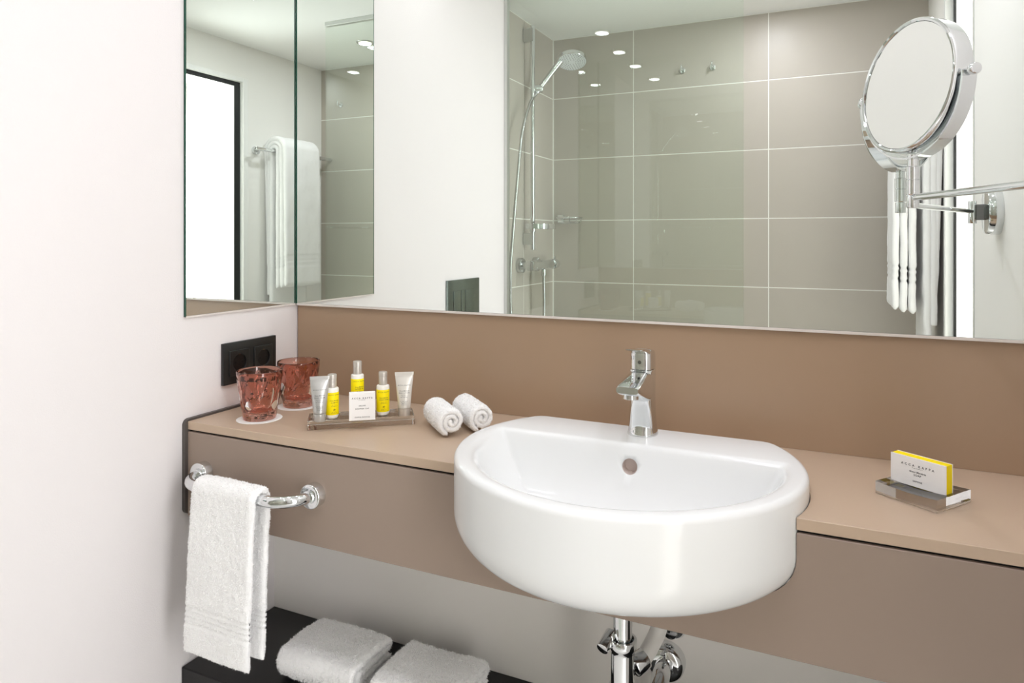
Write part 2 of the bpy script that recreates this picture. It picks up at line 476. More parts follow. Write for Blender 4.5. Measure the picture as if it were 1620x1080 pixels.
# dark end panel against the left wall with rounded front corners
def rounded_plate(y0, y1, z0, z1, r, x0, x1):
    pts = []
    for cx_, cz_, a0 in ((y0+r, z0+r, PI), (y1, z0, None), (y1, z1, None), (y0+r, z1-r, PI/2)):
        if a0 is None: pts.append((cx_, cz_))
        else:
            for k in range(7):
                a = a0 + k/6*PI/2
                pts.append((cx_+r*math.cos(a), cz_+r*math.sin(a)))
    return rings([[Vector((x0, a, b)) for a, b in pts], [Vector((x1, a, b)) for a, b in pts]])
ep = ob('end_panel', rounded_plate(FY-0.006, 0.008, Z(-0.5635), ZC+0.0045, 0.012, -0.005, 0.0038), 'edge_dark')
tag(ep, 'thin dark end panel between the worktop and the left wall', 'panel')
# low dark shelf
sh = ob('low_shelf', box(-0.004, W-0.001, -0.325, -0.067, Z(-0.872)-0.07, Z(-0.872), 0.002, 1), 'shelf_black')
tag(sh, 'black low shelf under the vanity holding folded towels', 'shelf')
struct(ob('shelf_plinth', box(0.02, W-0.02, -0.30, -0.067, 0, Z(-0.872)-0.07), 'shelf_black'))

# ------------------------------------------------------------------ washbasin
R = shell_rings()
R.append(rz(0.0, -0.072, RZ-0.03))
er = 0.009
for k in range(0, 7):
    a = k/6*PI/2
    R.append(rz(er*(1-math.cos(a)), -0.072-er*(1-math.cos(a)), RZ-er+er*math.sin(a)))
R.append(rz(0.018, -0.13, RZ+0.0003, 0.012))
prof = [(0.022, -0.178, 0.0), (0.026, -0.184, -0.0008), (0.031, -0.1885, -0.0035), (0.035, -0.1905, -0.008), (0.039, -0.192, -0.016), (0.046, -0.194, -0.03),
        (0.055, -0.1975, -0.048), (0.066, -0.203, -0.066), (0.082, -0.213, -0.083), (0.100, -0.226, -0.095)]
for d, ch, dz in prof: R.append(rz(d, ch, RZ+dz, 0.02 if dz < -0.01 else 0.012))
last = R[-1]; mid = Vector((XB, -0.305, 0))
for f, dz in ((0.8, -0.1025), (0.6, -0.107), (0.4, -0.1095), (0.2, -0.111)):
    R.append([Vector((mid.x+(p.x-mid.x)*f, mid.y+(p.y-mid.y)*f, RZ+dz)) for p in last])
bs = empty('washbasin', (XB, YB, BZ))
bm = rings(R)
bowl = part('bowl', bm, 'ceramic', bs, 50)
bpy.context.view_layer.update()
oc = ob('cutter', cyl((XB, -0.215, Z(-0.3785)), (XB, -0.178, Z(-0.3785)), 0.0128, 32), 'overflow_inside')
bowl.data.materials.append(MATS['overflow_inside'])
boolean_cut(bowl, [oc])
part('drain_plug', lathe([(0.001, 0.009), (0.026, 0.008), (0.0315, 0.005), (0.033, 0.0)], (XB, -0.30, RZ-0.1115), n=32), 'chrome', bs, True)
tag(bs, 'white oval ceramic semi-recessed washbasin with overflow hole', 'washbasin')

# ------------------------------------------------------------------ mixer tap
TX, TY, TZ = XB+0.002, -0.117, RZ+0.0003
tp = empty('mixer_tap', (TX, TY, TZ))
R = [superring(0, 0, z, hx, hy, e, 40) for z, hx, hy, e in
     ((0, 0.0262, 0.0275, 2.3), (0.003, 0.0262, 0.0275, 2.3), (0.008, 0.0245, 0.026, 2.4), (0.02, 0.0228, 0.0245, 2.6), (0.045, 0.0212, 0.0232, 2.8),
      (0.075, 0.0205, 0.0228, 3.0), (0.100, 0.0205, 0.0228, 3.2), (0.1125, 0.0208, 0.0232, 3.2), (0.1135, 0.02, 0.022, 3.2))]
ob('body', rings(R), 'chrome', tp, 50)
def spsec(y, zt, zb, hw, n=32):
    out = []
    for i in range(n):
        t = 2*PI*i/n; c, s = math.cos(t), math.sin(t)
        out.append(Vector((hw*math.copysign(abs(c)**0.5, c), y, (zt+zb)/2+(zt-zb)/2*math.copysign(abs(s)**0.5, s))))
    return out
R = [spsec(y, zt, zb, hw) for y, zt, zb, hw in ((0.012, 0.1132, 0.056, 0.0197), (-0.02, 0.1130, 0.060, 0.0202), (-0.05, 0.1090, 0.071, 0.0204), (-0.08, 0.1045, 0.0815, 0.0204), (-0.096, 0.1018, 0.0855, 0.02), (-0.1015, 0.1002, 0.089, 0.0182))]
ob('spout', rings(R), 'chrome', tp, 45)
ob('aerator', lathe([(0.0132, 0.0), (0.0132, 0.0095), (0.0114, 0.0103), (0.0110, 0.009), (0.001, 0.009)], (0, -0.080, 0.0865), (0, -0.12, -1), 28, cap0=True, cap1=True), 'chrome', tp, True)
ob('aerator_mesh', lathe([(0.0102, 0.0), (0.0102, 0.0006)], (0, -0.0811, 0.0769), (0, -0.12, -1), 24), 'dark_dot', tp)
R = [superring(0, 0.0, z, hx, hy, 3.0, 40, lean=(0, ln)) for z, hx, hy, ln in
     ((0.1145, 0.0195, 0.0218, 0), (0.1155, 0.0207, 0.0230, 0), (0.130, 0.0206, 0.0229, 0.05), (0.142, 0.0203, 0.0225, -0.16), (0.1465, 0.019, 0.0205, -0.2), (0.1478, 0.016, 0.017, -0.2))]
hd = ob('handle', rings(R), 'chrome', tp, 45)
lev = [spsec(y, zt, zb, hw, 20) for y, zt, zb, hw in ((0.012, 0.1468, 0.135, 0.0175), (-0.012, 0.1500, 0.139, 0.0178), (-0.03, 0.1525, 0.1455, 0.0172), (-0.05, 0.1548, 0.1512, 0.0155), (-0.064, 0.1562, 0.1535, 0.0138), (-0.066, 0.1562, 0.1545, 0.0125))]
ob('lever', rings(lev), 'chrome', hd, 45)
ob('colour_dot', lathe([(0.0032, 0), (0.0028, 0.0006)], (0, -0.0229, 0.128), (0, -1, 0.05), 16), 'chrome_dark', hd)
tag(tp, 'chrome single-lever mixer tap standing on the back of the washbasin', 'tap')

# ------------------------------------------------------------------ waste trap and pipes under the basin
TRX, TRY = 0.893, -0.237
tr = empty('bottle_trap', (TRX, TRY, Z(-0.76)))
def trp(name, bm, m='chrome', parent=None, smooth=True):
    bmesh.ops.transform(bm, matrix=Matrix.Translation(-Vector((TRX, TRY, Z(-0.76)))), verts=bm.verts)
    return ob(name, bm, m, parent or tr, smooth)
trp('inlet_pipe', cyl((TRX, TRY, BZ+0.004), (TRX, TRY, Z(-0.66)), 0.0152, 32))
trp('collar_nut', lathe([(0.0175, -0.003), (0.0182, 0.0), (0.0222, 0.0), (0.0226, -0.001), (0.0226, -0.010), (0.0218, -0.014), (0.0194, -0.018), (0.019, -0.022)], (TRX, TRY, Z(-0.640)), n=40, cap0=False, cap1=False))
trp('trap_body', lathe([(0.019, 0.0), (0.0192, -0.05), (0.0192, -0.062), (0.0215, -0.063), (0.0218, -0.07), (0.0218, -0.105), (0.016, -0.125), (0.001, -0.128)], (TRX, TRY, Z(-0.652)), n=40))
kb = trp('cleaning_knob', cyl((TRX-0.017, TRY-0.004, Z(-0.634)), (TRX-0.0235, TRY-0.034, Z(-0.646)), 0.0098, 24, 0.0012))
nt_ = trp('outlet_nut', cyl((TRX+0.014, TRY+0.012, Z(-0.690)), (TRX+0.028, TRY+0.032, Z(-0.682)), 0.0165, 28, 0.002))
trp('outlet_hose', tube(bez([(TRX+0.026, TRY+0.028, Z(-0.682)), (TRX+0.033, TRY+0.05, Z(-0.672)), (TRX+0.042, TRY+0.07, Z(-0.650)), (TRX+0.05, TRY+0.08, Z(-0.60)), (TRX+0.05, TRY+0.08, Z(-0.50))], 8), 0.0135, 18), 'plastic_white')
tag(tr, 'chrome bottle trap with grey hose hanging under the washbasin', 'trap')
RX, RY, RZZ = 0.927, -0.067, Z(-0.7575)
wp = empty('waste_pipe', (RX, RY, RZZ))
part('wall_rosette', lathe([(0.0335, 0.0), (0.034, 0.004), (0.0335, 0.016), (0.031, 0.022), (0.024, 0.026), (0.0175, 0.027)], (RX, RY, RZZ), (0, -1, 0), 40), 'chrome', wp, True)
part('elbow_pipe', tube(bez([(RX, RY-0.01, RZZ), (RX, RY-0.045, RZZ-0.002), (RX-0.001, RY-0.068, RZZ-0.016), (RX-0.002, RY-0.078, RZZ-0.045), (RX-0.002, RY-0.08, RZZ-0.11)], 8), 0.0155, 24), 'chrome', wp, True)
tag(wp, 'chrome waste pipe with round wall rosette beside the bottle trap', 'pipe')
av = empty('angle_valve', (0.938, -0.067, Z(-0.694)))
part('rosette', lathe([(0.0235, 0), (0.0237, 0.003), (0.020, 0.009), (0.012, 0.011)], (0.938, -0.067, Z(-0.694)), (0, -1, 0), 32), 'chrome', av, True)
part('valve_body', cyl((0.938, -0.07, Z(-0.694)), (0.938, -0.088, Z(-0.694)), 0.011, 20, 0.001), 'chrome', av, True)
part('valve_handle', cyl((0.938, -0.086, Z(-0.694)), (0.938, -0.096, Z(-0.694)), 0.0125, 20, 0.002), 'chrome_dark', av, True)
tag(av, 'chrome angle valve with round rosette high on the wall under the washbasin', 'valve')
av2 = empty('angle_valve', (0.838, -0.067, Z(-0.665)))
part('rosette', lathe([(0.024, 0), (0.0242, 0.003), (0.02, 0.009), (0.012, 0.011)], (0.838, -0.067, Z(-0.665)), (0, -1, 0), 32), 'chrome', av2, True)
part('valve_body', cyl((0.838, -0.07, Z(-0.665)), (0.838, -0.115, Z(-0.665)), 0.0115, 20, 0.001), 'brass_valve', av2, True)
tag(av2, 'small brass-coloured angle valve half hidden behind the trap inlet', 'valve')

# ------------------------------------------------------------------ towel rails
def rail(name, origin, span, out, r, along, outv, label, ros_r=0.0225):
    A = Vector(along); N = Vector(outv); O = Vector(origin)
    e = empty(name, O)
    for s in (0, 1):
        p = A*(span*s)
        b_ = lathe([(ros_r, 0.0), (ros_r, 0.017), (ros_r-0.001, 0.0185), (ros_r-0.0025, 0.019), (0.0125, 0.0192), (0.0122, 0.024), (0.0115, 0.0245)], p, N, 36)
        ob('rosette', b_, 'chrome', e, True)
    P = [N*0.018]
    bend = out*0.86
    for k in range(0, 11):
        a = k/10*PI/2
        P.append(A*(bend*(1-math.cos(a))) + N*(out-bend+bend*math.sin(a)))
    P2 = [A*(span-0) + N*0.018]
    for k in range(0, 11):
        a = k/10*PI/2
        P2.append(A*(span-bend*(1-math.cos(a))) + N*(out-bend+bend*math.sin(a)))
    mid0, mid1 = P[-1], P2[-1]
    path = P + [mid0.lerp(mid1, k/6) for k in range(1, 6)] + P2[::-1]
    ob('bar', tube(path, r, 20), 'chrome', e, True)
    tag(e, label, 'towel rail')
    return e
rail('towel_rail', (0.054, FY, Z(-0.470)), 0.283, 0.066, 0.0105, (1, 0, 0), (0, -1, 0), 'curved chrome towel rail on the taupe front panel below the glasses')
rail('towel_rail', (W, -1.386, Z(0.4557)), -0.44, 0.075, 0.0095, (0, 1, 0), (-1, 0, 0), 'curved chrome towel rail on the far wall behind, seen in the mirrors', 0.0215)

# hand towel over the front rail
yc, zc = FY-0.066, Z(-0.470)
rr = 0.0105+0.0075
pth = [(-0.345, 0), (-0.06, 0)]
path = [(-(yc+rr*1.0)+0.006*0, Z(-0.752))]
front_y, back_y = yc-rr, yc+rr
pts = [(front_y-0.012, Z(-0.762)), (front_y-0.010, Z(-0.68)), (front_y-0.004, Z(-0.56)), (front_y, Z(-0.49))]
for k in range(1, 12):
    a = PI - k/11*PI
    pts.append((yc+rr*math.cos(a), zc+rr*math.sin(a)))
pts += [(back_y, Z(-0.50)), (back_y-0.006, Z(-0.6)), (back_y-0.012, Z(-0.758))]
def hflare(s, wp, p):
    return Vector((-0.007*max(0, (zc-p.y)/0.3)*(1-wp/0.155) , 0, 0))
ht = terry('hand_towel', pts, 0.0125, 0.152, (0.118, 0, 0), (0, 1, 0), (0, 0, 1), (1, 0, 0), step=0.0025, amp=0.0015, pile=0.003, bands=[(0.05, 0.088, 4, 0), (0.05, 0.088, 4, 1)], fuzz=42000, flare=hflare, seed=3)
tag(ht, 'white terry hand towel draped over the curved rail on the front panel', 'towel')

# bath towel over the rail on the right wall
xb, zb = W-0.075, Z(0.4557)
def utow(rad, zf, zbk, drift):
    q = [(xb-rad-drift, zf), (xb-rad-drift*0.6, zb-0.3), (xb-rad, zb-0.03)]
    for k in range(1, 10):
        a = PI-k/9*PI; q.append((xb+rad*math.cos(a), zb+rad*math.sin(a)))
    q += [(xb+rad*0.9, zb-0.05), (xb+min(rad, 0.04), zbk)]
    return q
bt = empty('bath_towel', (xb, -1.55, zb))
for i, (rad, zf, zbk, dr_) in enumerate(((0.0225, Z(-0.262), Z(-0.55), 0.0), (0.0455, Z(-0.258), Z(-0.30), 0.003), (0.0685, Z(-0.250), Z(-0.28), 0.006))):
    terry('fold', [(x-xb, z-zb) for x, z in utow(rad, zf, zbk, dr_)], 0.0235, 0.268, (0, -0.158-0.003*i, 0), (1, 0, 0), (0, 0, 1), (0, 1, 0), parent=bt, step=0.009, amp=0.0008,
          bands=[(0.10, 0.16, 4, 0)], seed=20+i, big=0.003)
tag(bt, 'thick white bath towel folded over the rail on the wall behind', 'towel')

# folded towels on the low shelf
def folded(x0, x1, y0, y1, z0, seed, label):
    t = 0.0145; wd = x1-x0; dpt = y1-y0
    # serpentine: bottom layer, front fold, upper layers
    P = []
    zs = [z0+t*0.85, z0+t*1.8, z0+t*2.8, z0+t*3.75]
    seq = [(y1-0.008, zs[0]), (y0+t, zs[0])]
    for k in range(1, 10):
        a = -PI/2-k/10*PI; rad = (zs[3]-zs[0])/2
        seq.append((y0+t*1.2+rad*0.7*math.cos(a), (zs[0]+zs[3])/2+rad*math.sin(a)))
    seq += [(y0+t*1.6, zs[3]), ((y0+y1)/2, zs[3]+0.002), (y1-t*0.9, zs[3]-0.001)]
    for k in range(1, 8):
        a = PI/2-k/8*PI; seq.append((y1-t*0.8+t*0.5*math.cos(a), (zs[3]+zs[2])/2+t*0.5*math.sin(a)))
    seq += [(y1-t, zs[2]), (y0+t*2.2, zs[2]-0.001)]
    for k in range(1, 8):
        a = PI/2+k/8*PI; seq.append((y0+t*2.2+t*0.5*math.cos(a), (zs[2]+zs[1])/2+t*0.5*math.sin(a)))
    seq += [(y0+t*2.2, zs[1]), (y1-t*0.5, zs[1])]
    o = terry('folded_towel', seq, t*1.0, wd, (x0, 0, 0), (0, 1, 0), (0, 0, 1), (1, 0, 0), step=0.0026, big=0.0035, amp=0.0022, fuzz=45000, seed=seed, pile=0.0048)
    tag(o, label, 'towel', 'folded towels on the low shelf')
ZS = Z(-0.872)
folded(0.200, 0.383, -0.272, -0.138, ZS, 31, 'white folded terry towel on the black shelf, the one nearer the left wall')
folded(0.424, 0.600, -0.276, -0.130, ZS, 37, 'white folded terry towel on the black shelf, the one nearer the basin')

# rolled face towels on the worktop
def rolled(front, adir, L, seed, label, r=0.0285):
    a = Vector((adir[0], adir[1], 0)).normalized()
    side_ = Vector((-a.y, a.x, 0))
    t = 0.0094; P = []
    turns = 2.45
    for k in range(0, 110):
        f = k/109; ang = -PI*0.62 - f*turns*2*PI
        rad = (r-t*0.5) - (r-t*0.75)*f**0.95
        P.append((rad*math.cos(ang), rad*math.sin(ang)+r))
    o = terry('rolled_towel', P, t, L, (front[0]-a.x*L, front[1]-a.y*L, ZC+0.0008), side_, (0, 0, 1), a, step=0.0024, big=0.0012, amp=0.0012, fuzz=18000, seed=seed, pile=0.0024)
    tag(o, label, 'towel', 'rolled towels on the worktop')
rolled((0.552, -0.190), (0.72, -0.66), 0.112, 41, 'white rolled face towel on the worktop, the one beside the amenity tray')
rolled((0.590, -0.140), (0.72, -0.66), 0.112, 47, 'white rolled face towel on the worktop, the one touching the washbasin side')

# ------------------------------------------------------------------ double socket on the left wall
so = empty('double_socket', (-0.005, -0.147, Z(-0.275)))
ob('frame', box(0, 0.0085, -0.0775, 0.0775, -0.0455, 0.0455, 0.0012, 2), 'socket_black', so, True)
for k, yy in enumerate((-0.0355, 0.0355)):
    hw, n = 0.0275, 32; rad = 0.0195
    ring_sq, ring_c, ring_b = [], [], []
    for i in range(n):
        t = 2*PI*i/n; c, s = math.cos(t), math.sin(t); q = max(abs(c), abs(s))
        ring_sq.append(Vector((0.0085, yy+hw*c/q, hw*s/q)))
        ring_c.append((c, s))
    R = [ring_sq, [Vector((0.0112, p.y, p.z)) for p in ring_sq], [Vector((0.0118, yy+(p.y-yy)*0.97, p.z*0.97)) for p in ring_sq],
         [Vector((0.0118, yy+rad*c, rad*s)) for c, s in ring_c], [Vector((0.0112, yy+rad*0.97*c, rad*0.97*s)) for c, s in ring_c]]
    ins = ob('socket_insert', rings(R, cap0=False, cap1=False), 'socket_black', so)
    ob('socket_well', rings([[Vector((0.0113, yy+rad*0.97*c, rad*0.97*s)) for c, s in ring_c], [Vector((0.0088, yy+rad*0.95*c, rad*0.95*s)) for c, s in ring_c], [Vector((0.0086, yy+0.0001*c, 0.0001*s)) for c, s in ring_c]], cap0=False), 'socket_dark', ins, 40)
    for dz in (-1, 1):
        ob('earth_clip', box(0.0088, 0.0116, yy-0.0022, yy+0.0022, dz*0.0188-0.0012, dz*0.0188+0.0012), 'chrome_satin', ins)
    for dy in (-0.0095, 0.0095):
        ob('pin_hole', lathe([(0.0028, 0), (0.0028, 0.0006)], (0.0087, yy+dy, 0), (1, 0, 0), 14), 'groove_black', ins)
tag(so, 'black double power socket on the left wall below the side mirror', 'socket')

# ------------------------------------------------------------------ drinking glasses on paper coasters
def coaster(x, y, label):
    o = ob('paper_coaster', lathe([(0.0452, 0), (0.0455, 0.0004), (0.0450, 0.0009)], (0, 0, 0), n=48), 'coaster'); o.location = (x, y, ZC+0.0002)
    tag(o, label, 'coaster', 'paper coasters under the glasses')
def tumbler(x, y, rot, label):
    n = 12; M = 5*n
    rows = [(0.012, 0.0346), (0.030, 0.0385), (0.049, 0.0413), (0.067, 0.0437), (0.083, 0.0450)]
    rng = random.Random(5)
    bm = bmesh.new(); V = []
    for j, (z, rad) in enumerate(rows):
        row = []
        for i in range(n):
            ends = j in (0, len(rows)-1)
            a = 2*PI*(i+0.5*(j % 2))/n + rot + (0 if ends else rng.uniform(-0.13, 0.13))
            rr_ = rad + (0 if ends else rng.uniform(-0.0009, 0.0012))
            row.append(bm.verts.new((rr_*math.cos(a), rr_*math.sin(a), z + (rng.uniform(-0.0015, 0.0015) if ends else rng.uniform(-0.005, 0.005)))))
        V.append(row)
    for j in range(len(rows)-1):
        for i in range(n):
            i2 = (i+1) % n
            if j % 2 == 0:
                bm.faces.new((V[j][i], V[j][i2], V[j+1][i])); bm.faces.new((V[j][i2], V[j+1][i2], V[j+1][i]))
            else:
                bm.faces.new((V[j][i], V[j+1][i2], V[j+1][i])); bm.faces.new((V[j][i], V[j][i2], V[j+1][i2]))
    def ring(rad, z): return [bm.verts.new((rad*math.cos(2*PI*i/M+rot), rad*math.sin(2*PI*i/M+rot), z)) for i in range(M)]
    def fan(row, rg):
        for i in range(n):
            a, b = row[i], row[(i+1) % n]; q = [rg[(5*i+k) % M] for k in range(6)]
            for k in (0, 1): bm.faces.new((a, q[k], q[k+1]))
            bm.faces.new((a, q[2], b))
            for k in (2, 3, 4): bm.faces.new((b, q[k], q[k+1]))
    def strip(a, b, sm=True):
        for i in range(M):
            f = bm.faces.new((a[i], a[(i+1) % M], b[(i+1) % M], b[i])); f.smooth = sm
    low = ring(0.0336, 0.0055); fan(V[0], low)
    l2 = ring(0.0330, 0.0016); strip(low, l2); l3 = ring(0.0315, 0.0); strip(l2, l3); l4 = ring(0.027, 0.0012); strip(l3, l4)
    c = bm.verts.new((0, 0, 0.0018))
    for i in range(M): bm.faces.new((c, l4[(i+1) % M], l4[i]))
    last = ring(0.0457, 0.0915); fan(V[-1], last)
    for rad, z in ((0.0459, 0.0990), (0.0455, 0.0999), (0.0447, 0.1001), (0.0441, 0.0992), (0.0437, 0.086), (0.0417, 0.058), (0.0383, 0.032), (0.0350, 0.0195), (0.030, 0.0155), (0.016, 0.0145)):
        cur = ring(rad, z); strip(last, cur); last = cur
    c = bm.verts.new((0, 0, 0.0143))
    for i in range(M):
        f = bm.faces.new((c, last[i], last[(i+1) % M])); f.smooth = True
    o = ob('tumbler', bm, 'rose_glass'); o.location = (x, y, ZC+0.0012)
    tag(o, label, 'glass', 'faceted tumblers')
coaster(0.1207, -0.2386, 'white round paper coaster under the front tumbler'); tumbler(0.1207, -0.2380, 0.2, 'rose-brown faceted glass tumbler standing in front, nearer the worktop edge')
coaster(0.1170, -0.1200, 'white round paper coaster under the rear tumbler'); tumbler(0.1175, -0.1195, 0.55, 'rose-brown faceted glass tumbler standing behind, nearer the mirror corner')

# ------------------------------------------------------------------ amenity tray and what stands on it
TA = math.atan2(0.127, 0.164)
TU = Vector((math.cos(TA), math.sin(TA), 0)); TN = Vector((math.sin(TA), -math.cos(TA), 0))    # along the tray, towards the viewer
F0 = Vector((0.2725, -0.2670, ZC))
L_T, D_T, H_T = 0.207, 0.062, 0.0185
ctr = F0 + TU*L_T/2 - TN*D_T/2
ty = empty('amenity_tray', ctr, TA)
ob('slab', box(-L_T/2, L_T/2, -D_T/2, D_T/2, 0.0003, H_T, 0.0006, 1), 'smoke_acrylic', ty)
tag(ty, 'smoky clear acrylic tray holding the toiletries on the worktop', 'tray')
ZT = ZC+H_T+0.0002
def on_tray(x, y): return Vector((x, y, ZT))
FACE = math.atan2(-1.3173-(-0.2), 1.2021-0.35)           # direction from the tray to the viewer
def cyl_wrap(rad, a0):
    return lambda x, y: Vector((rad*math.sin(x/rad+a0), -rad*math.cos(x/rad+a0), y))
def sprig(bm, x, y, s, wrap):
    t = bmesh.new()
    for a in (35, 80, 125, 160, 215, 300):
        c, sn = math.cos(math.radians(a)), math.sin(math.radians(a))
        q = [(0.1, 0), (0.5, 0.16), (1, 0), (0.5, -0.16)]
        t.faces.new([t.verts.new(wrap(x+s*(u*c-v*sn), y+s*(u*sn+v*c))) for u, v in q])
    join(bm, t)
def bottle(x, y, h, rot, lines, label, sprig_y):
    e = empty('toiletry_bottle', on_tray(x, y), rot)
    rb = 0.0128; hb = h-0.0265
    ob('body', lathe([(0.004, 0.0), (0.0085, 0.0004), (0.0112, 0.0022), (0.0125, 0.006), (rb, 0.010), (rb, hb-0.003), (rb-0.0006, hb-0.0009), (0.0105, hb), (0.0082, hb+0.0004), (0.0082, hb+0.006)], n=36), 'bottle_white', e, True)
    ob('label', lathe([(rb+0.0001, 0.0088), (rb+0.0002, 0.009), (rb+0.0002, hb-0.0085), (rb+0.0001, hb-0.0083)], n=40, cap0=False, cap1=False), 'label_yellow', e, True)
    ob('cap', lathe([(0.0086, hb+0.0006), (0.0087, hb+0.001), (0.0086, hb+0.016), (0.0084, hb+0.0165), (0.0088, hb+0.017), (0.0088, h-0.002), (0.0082, h-0.0006), (0.006, h)], n=32), 'cap_pearl', e, True)
    wr = cyl_wrap(rb+0.00035, 0)
    t = text_ob('lettering', lines, 'ink', e, wr)
    bm = bmesh.new(); sprig(bm, 0.0, sprig_y, 0.0032, wr)
    me = bpy.data.meshes.new('leaf_emblem'); bm.to_mesh(me); bm.free(); ob('leaf_emblem', me, 'ink_yellow', e)
    tag(e, label, 'bottle', 'yellow-labelled toiletry bottles')
    return e
def blines(top, word):
    return [('ACCA KAPPA', 0.0030, top-0.0055, 1.5, 0), ('Green Mandarin', 0.0027, top-0.0165, 1.05, 0.2), (word, 0.0027, top-0.0205, 1.15, 0),
            ('#0.011', 0.0013, top-0.0245, 1, 0), ('#0.013', 0.0013, top-0.0270, 1, 0), ('#0.010', 0.0012, top-0.0385, 1, 0), ('#0.012', 0.0012, top-0.0405, 1, 0)]
vr = TA+0.25
def ro(x, y): return math.atan2(-1.3173-y, 1.2021-x)+PI/2
bottle(0.3020, -0.2290, 0.0875, ro(0.302, -0.229)+0.35, blines(0.0525, 'SHAMPOO'), 'small yellow-labelled bottle between the grey tube and the white card box', 0.0185)
bottle(0.3268, -0.1816, 0.1075, ro(0.330, -0.180)+0.35, blines(0.0725, 'SHOWER GEL'), 'tallest yellow-labelled bottle, standing behind the white card box', 0.0385)
bottle(0.3780, -0.1660, 0.0875, ro(0.378, -0.166)+0.15, blines(0.0525, 'CONDITIONER'), 'small yellow-labelled bottle between the white card box and the pale tube', 0.0185)
def squeeze_tube(x, y, h, rot, body, label, word):
    e = empty('toiletry_tube', on_tray(x, y), rot)
    ob('cap', lathe([(0.0112, 0.0), (0.0116, 0.0006), (0.0120, 0.012), (0.0121, 0.0143), (0.0112, 0.0149)], n=32), 'cap_pearl' if body == 'tube_pearl' else 'tube_silver', e, True)
    R = []
    hw0, hw1 = 0.0126, 0.0182
    R.append(superring(0, 0, 0.0150, 0.0113, 0.0113, 2.0, 36)); R.append(superring(0, 0, 0.0158, 0.0124, 0.0122, 2.0, 36))
    for k in range(0, 11):
        f = k/10; z = 0.017+f*(h-0.007-0.017)
        R.append(superring(0, 0, z, hw0+(hw1-hw0)*f**1.1, 0.0123*(1-f**1.6)+0.0011, 2.0+0.6*f, 36))
    R.append(superring(0, 0, h-0.0065, hw1+0.0002, 0.0012, 4, 36)); R.append(superring(0, 0, h-0.0062, hw1+0.0003, 0.0008, 4, 36)); R.append(superring(0, 0, h, hw1+0.0006, 0.0008, 4, 36))
    ob('body', rings(R), body, e, 40)
    def wr(tx, tz):
        f = min(max((tz-0.017)/(h-0.024), 0), 1); hx = hw0+(hw1-hw0)*f**1.1; hy = 0.0123*(1-f**1.6)+0.0011; e_ = 2.0+0.6*f
        q = min(abs(tx)/hx, 0.98)
        return Vector((tx, -hy*(1-q**e_)**(1/e_)-0.00025, tz))
    text_ob('lettering', [('ACCA KAPPA', 0.0031, h-0.0265, 1.45, 0), ('Green Mandarin', 0.0028, h-0.037, 1.05, 0.2), (word, 0.0028, h-0.0412, 1.15, 0), ('#0.0125', 0.0013, h-0.0445, 1, 0), ('#0.009', 0.0013, h-0.0468, 1, 0), ('#0.014', 0.0013, h-0.049, 1, 0),
                          ('#0.015', 0.0013, h-0.0565, 1, 0), ('#0.012', 0.0013, h-0.0588, 1, 0), ('#0.010', 0.0013, h-0.061, 1, 0), ('#0.011', 0.0012, h-0.0635, 1, 0)], 'ink', e, wr)
    tag(e, label, 'tube')
squeeze_tube(0.2925, -0.2545, 0.0865, ro(0.2925, -0.2545), 'tube_silver', 'silver-grey squeeze tube standing on its cap at the left end of the tray', 'HAND CREAM')
squeeze_tube(0.4172, -0.1486, 0.0865, ro(0.414, -0.150), 'tube_pearl', 'pale pearl squeeze tube standing on its cap at the right end of the tray', 'BODY LOTION')
def card_box(name, loc, rot, w_, d_, h_, sides, lines, label, cat, tilt=0.0):
    e = empty(name, loc, rot); e.rotation_euler = (tilt, 0, rot)
    ob('carton', box(-w_/2, w_/2, 0, d_, 0.0002, h_, 0.0003, 1), 'card_white' if sides is None else sides, e)
    if sides is not None:
        ob('front_face', box(-w_/2-0.0002, w_/2+0.0002, -0.0006, 0.0012, 0, h_+0.0002), 'card_white', e)
        ob('back_face', box(-w_/2-0.0002, w_/2+0.0002, d_-0.0012, d_+0.0006, 0, h_+0.0002), 'card_white', e)
    text_ob('lettering', lines, 'ink', e, lambda x, y: Vector((x, -0.0009, y)))
    tag(e, label, cat)
    return e
card_box('card_box', on_tray(0.3662, -0.2178), ro(0.364, -0.228), 0.0500, 0.016, 0.0535, None,
         [('ACCA KAPPA', 0.0042, 0.0415, 1.75, 0), ('#0.013', 0.0010, 0.0392, 1, 0), ('DELUXE', 0.0029, 0.0275, 1.3, 0), ('SHOWER CAP', 0.0034, 0.0215, 1.3, 0), ('CUFFIA DOCCIA', 0.0031, 0.0055, 1.3, 0)],
         'small square white card box leaning in front of the toiletry bottles', 'box', -0.06)

# ------------------------------------------------------------------ soap on its acrylic dish
DA = math.radians(-35.7)
dish = empty('soap_dish', (1.315, -0.1634, ZC), DA)
hx, hy, hh = 0.044, 0.0417, 0.0185
N = 12; bm = bmesh.new()
def dz(u, v): return hh - 0.0034*max(0, 1-(u/0.97)**2)*max(0, 1-0.35*v*v)
top = [[bm.verts.new((hx*(2*i/N-1), hy*(2*j/N-1), dz(2*i/N-1, 2*j/N-1))) for j in range(N+1)] for i in range(N+1)]
bot = [[bm.verts.new((hx*(2*i/N-1), hy*(2*j/N-1), 0.0012)) for j in range(N+1)] for i in range(N+1)]
for i in range(N):
    for j in range(N):
        bm.faces.new((top[i][j], top[i+1][j], top[i+1][j+1], top[i][j+1])); bm.faces.new((bot[i][j], bot[i][j+1], bot[i+1][j+1], bot[i+1][j]))
    bm.faces.new((top[i][0], bot[i][0], bot[i+1][0], top[i+1][0])); bm.faces.new((top[i][N], top[i+1][N], bot[i+1][N], bot[i][N]))
    bm.faces.new((top[0][i], top[0][i+1], bot[0][i+1], bot[0][i])); bm.faces.new((top[N][i], bot[N][i], bot[N][i+1], top[N][i+1]))
